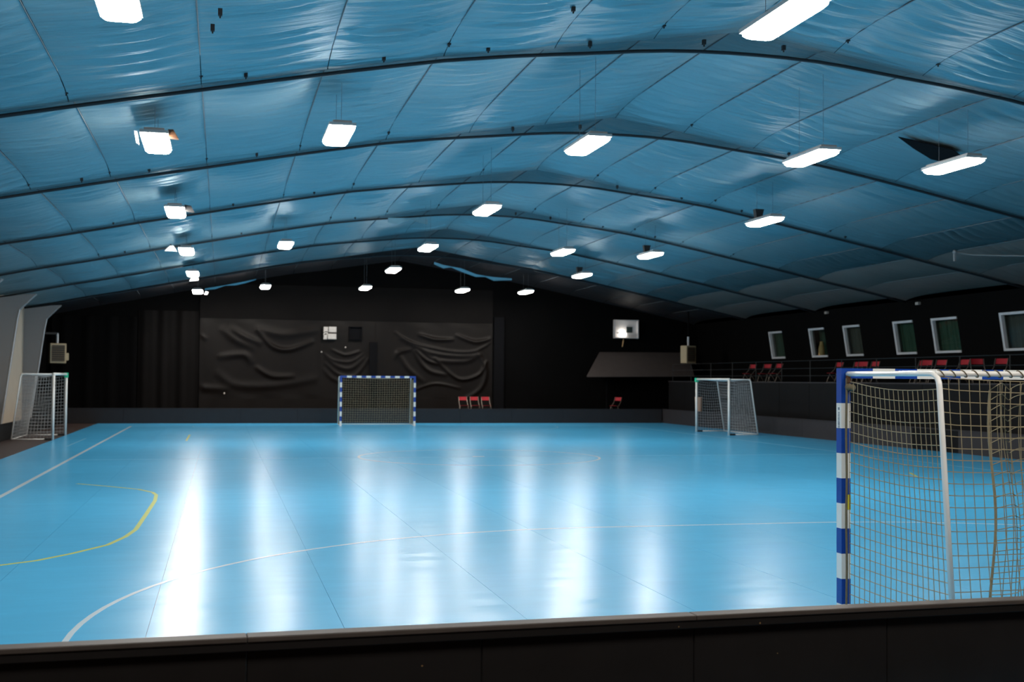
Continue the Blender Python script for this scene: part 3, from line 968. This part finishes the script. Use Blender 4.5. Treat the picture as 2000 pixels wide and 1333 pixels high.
CC = [wx((775, 652), (800, 668), (840, 680), (890, 688), (930, 686), (963, 668)), wx((785, 663), (815, 679), (850, 692), (900, 697), (940, 694)), wx((895, 656), (930, 668), (963, 661)), wx((815, 686), (835, 705), (856, 713)),
      wx((830, 690), (845, 701), (870, 707), (910, 707), (930, 700)), wx((812, 690), (828, 715), (845, 728), (872, 734)), wx((852, 702), (880, 730), (905, 743), (938, 733), (953, 708)), wx((780, 692), (800, 722), (830, 747)),
      wx((935, 690), (952, 722), (942, 760), (905, 786)), wx((820, 655), (850, 664), (885, 664)), wx((800, 770), (850, 752), (900, 760)), wx((775, 700), (782, 690), (806, 684))]
drape('wall_drape', 'sagging black drape on the end wall left of the far goal', -1.0, 4.5, 1.0, 4.7, YW, creases(CA, .0, .10, .15), G, nx=130, nz=90)
drape('wall_drape', 'small black swag on the end wall above the far goal', 4.5, 7.1, 1.0, 4.7, YW, creases(CB, .0, .06, .085), G, nx=70, nz=80)
drape('wall_drape', 'deeply swagged black drape on the end wall right of the far goal', 7.1, 12.75, .9, 4.7, YW, creases(CC, .0, .09, .10), G, nx=150, nz=110)
drape('wall_drape', 'flat black cloth along the foot of the end wall behind the far goal', -1.0, 12.75, .05, 1.0, YW, pleat(.012, 1.6, 7), G)
drape('wall_drape', 'tall flat black cloth filling the gable of the end wall', -1.0, 12.75, 4.70, 6.3, YW, pleat(.010, 2.2, 9), G, 'gable_cloth')
for x0, x1 in ((6.78, 7.15), (12.82, 13.3)):
    o = MB().box(0, x1 - x0, -.16, 0, 0, 5.0 if x0 > 10 else 3.7).build('wall_post', 'black_flat', None, (x0, Y_FAR - .002, 0))
    tag(o, 'matt black post on the end wall ' + ('right of the deep swag' if x0 > 10 else 'just right of the far goal'), 'post')
# white patched plate and black vent above the far goal
r = empty('wall_plate', (4.9, Y_FAR - .24, 4.09), 0, 'small pale square plate with dark patches above the far goal', 'plate')
bevel(MB().box(-.31, .31, 0, .06, -.31, .31).build('back_plate', 'heater_dark', r), .03, 2)
for a, b, c, d in ((-.30, -.09, .02, .29), (-.06, .30, .04, .30), (-.30, -.13, -.30, 0), (-.10, .30, -.29, -.03), (-.26, -.10, -.1, .1)):
    bevel(MB().box(a, b, -.04, 0, c, d).build('pale_patch', 'plate_white', r), .035, 3)
MB().box(-.05, .05, .06, .22, -.05, .05).build('wall_bracket', 'heater_dark', r)
r = empty('wall_vent', (6.115, Y_FAR - .22, 4.11), 0, 'black square opening beside the pale plate above far goal', 'vent')
MB().box(-.29, .29, .10, .2, -.31, .31).build('back_plate', 'black_flat', r)
for a, b, c, d in ((-.31, -.27, -.31, .31), (.27, .31, -.31, .31), (-.27, .27, .27, .31), (-.27, .27, -.31, -.27)):
    MB().box(a, b, 0, .2, c, d).build('frame_bar', 'black_flat', r)
# small pale knobs on the wall cloth
for x, z, nm in ((.13, 1.24, 'low on the sagging drape'), (5.63, 3.43, 'above the small swag'), (4.52, 3.2, 'between the sagging drape and small swag')):
    o = MB().sphere((0, 0, 0), .045 if z < 2 else .04).tube([(0, 0, 0), (0, .25, 0)], .012, 5).build('small_ball', 'knob_pale', None, (x, Y_FAR - .27, z), smooth=True)
    tag(o, 'tiny pale ball on the far wall, ' + nm, 'ball')

# lit booth opening high on the far wall at right
r = empty('booth_window', (19.52, Y_FAR - .25, 4.53), 0, 'bright white box with a lit bulb and dark screen high on end wall', 'window')
bp_ = bevel(MB().box(-.62, .62, .16, .24, -.45, .45).build('back_panel', 'booth_white', r), .02, 1)
for a, b, c, d in ((-.63, -.59, -.46, .46), (.59, .63, -.46, .46), (-.59, .59, .42, .46), (-.59, .59, -.46, -.42)):
    MB().box(a, b, -.02, .16, c, d).build('frame_bar', 'booth_white', r)
MB().sphere((-.18, .05, -.21), .125, 14, 8).build('bulb', 'booth_bulb', r, smooth=True)
MB().box(-.48, -.18, .04, .07, -.24, -.15).build('bulb_arm', 'booth_white', bp_)
MB().box(.05, .35, .13, .16, -.17, .12).build('screen', 'screen_dark', bp_)
bevel(MB().box(.02, .48, .06, .16, -.33, -.19).build('ledge', 'booth_white', bp_), .01, 1)
MB().tube([(-.12, .1, -.46), (-.13, .1, -.60), (-.18, .1, -.88)], [.012, .03, .018], 6).build('hanging_cord', 'tan_wood', r)
# grey canvas canopy in the far right corner
r = empty('canopy', (17.0, 55.2, 0), 0, 'dark grey sloping canvas canopy in the far right corner', 'canopy')
q = [(0, 0, 2.13), (5.5, 0, 2.2), (5.9, 1.75, 3.36), (1.2, 1.75, 3.33)]
MB().prism(q, (0, .03, .05)).build('canvas', 'hood_canvas', r)
MB().prism([(0, .02, 2.10), (5.5, .02, 2.17), (5.9, 1.75, 2.25), (1.2, 1.75, 2.25)], (0, 0, .03)).build('underside', 'black_flat', r)
for xx in (1.3, 5.4):
    MB().tube([(xx, .9, 0), (xx, .9, 2.1)], .04, 8).build('support_post', 'black_flat', r)
# fan heaters
def heater(loc, rz, label, mirror):
    s = -1 if mirror else 1
    h = empty('fan_heater', loc, rz, label, 'heater', 'hanging fan heaters')
    bevel(MB().box(-.33, .33, -.20, .20, -.42, .42).build('body', 'heater_beige', h), .02, 2)
    gr = MB().box(-.26, .26, -.215, -.19, -.34, .34).build('grille', 'heater_dark', h)
    for k in range(7):
        z = -.28 + .093 * k
        MB().prism([(-.26, -.215, z), (.26, -.215, z), (.26, -.25, z - .03), (-.26, -.25, z - .03)], (0, 0, .008)).build('slat', 'heater_slat', gr)
    MB().tube([(0, 0, .42), (0, 0, .85)], .05, 8).build('pipe', 'window_white', h)
    return h
h1 = heater((-6.78, 54.0, 2.94), .35, 'beige fan heater with louvred grille hanging beside the left wall', False)
MB().box(-.85, .05, -.04, .04, .80, .88).build('wall_arm', 'rail_dark', h1)
bevel(MB().box(.31, .45, -.14, .14, -.30, .02).build('motor_box', 'heater_beige', h1), .03, 2)
h2 = heater((21.65, 53.9, 3.24), .45, 'beige fan heater hanging in front of the grey canopy', True)
MB().box(-.02, .02, -.02, .02, .80, float(fab_z(21.65)) - 3.26).build('hanger_rod', 'black_flat', h2)
# beige bin hung on the gallery front behind the right white goal
r = empty('waste_bin', (20.36, 49.45, .60), 0, 'beige waste bin behind the right white goal', 'bin')
MB().lathe([(.135, 0), (.14, .02), (.165, .62), (.175, .64), (.175, .67), (.16, .67), (.15, .60)], (0, 0, 0), 16).build('bin_body', 'bin_beige', r, smooth=True)
MB().box(.10, .19, -.06, .06, .35, .45).build('wall_hook', 'rail_dark', r)
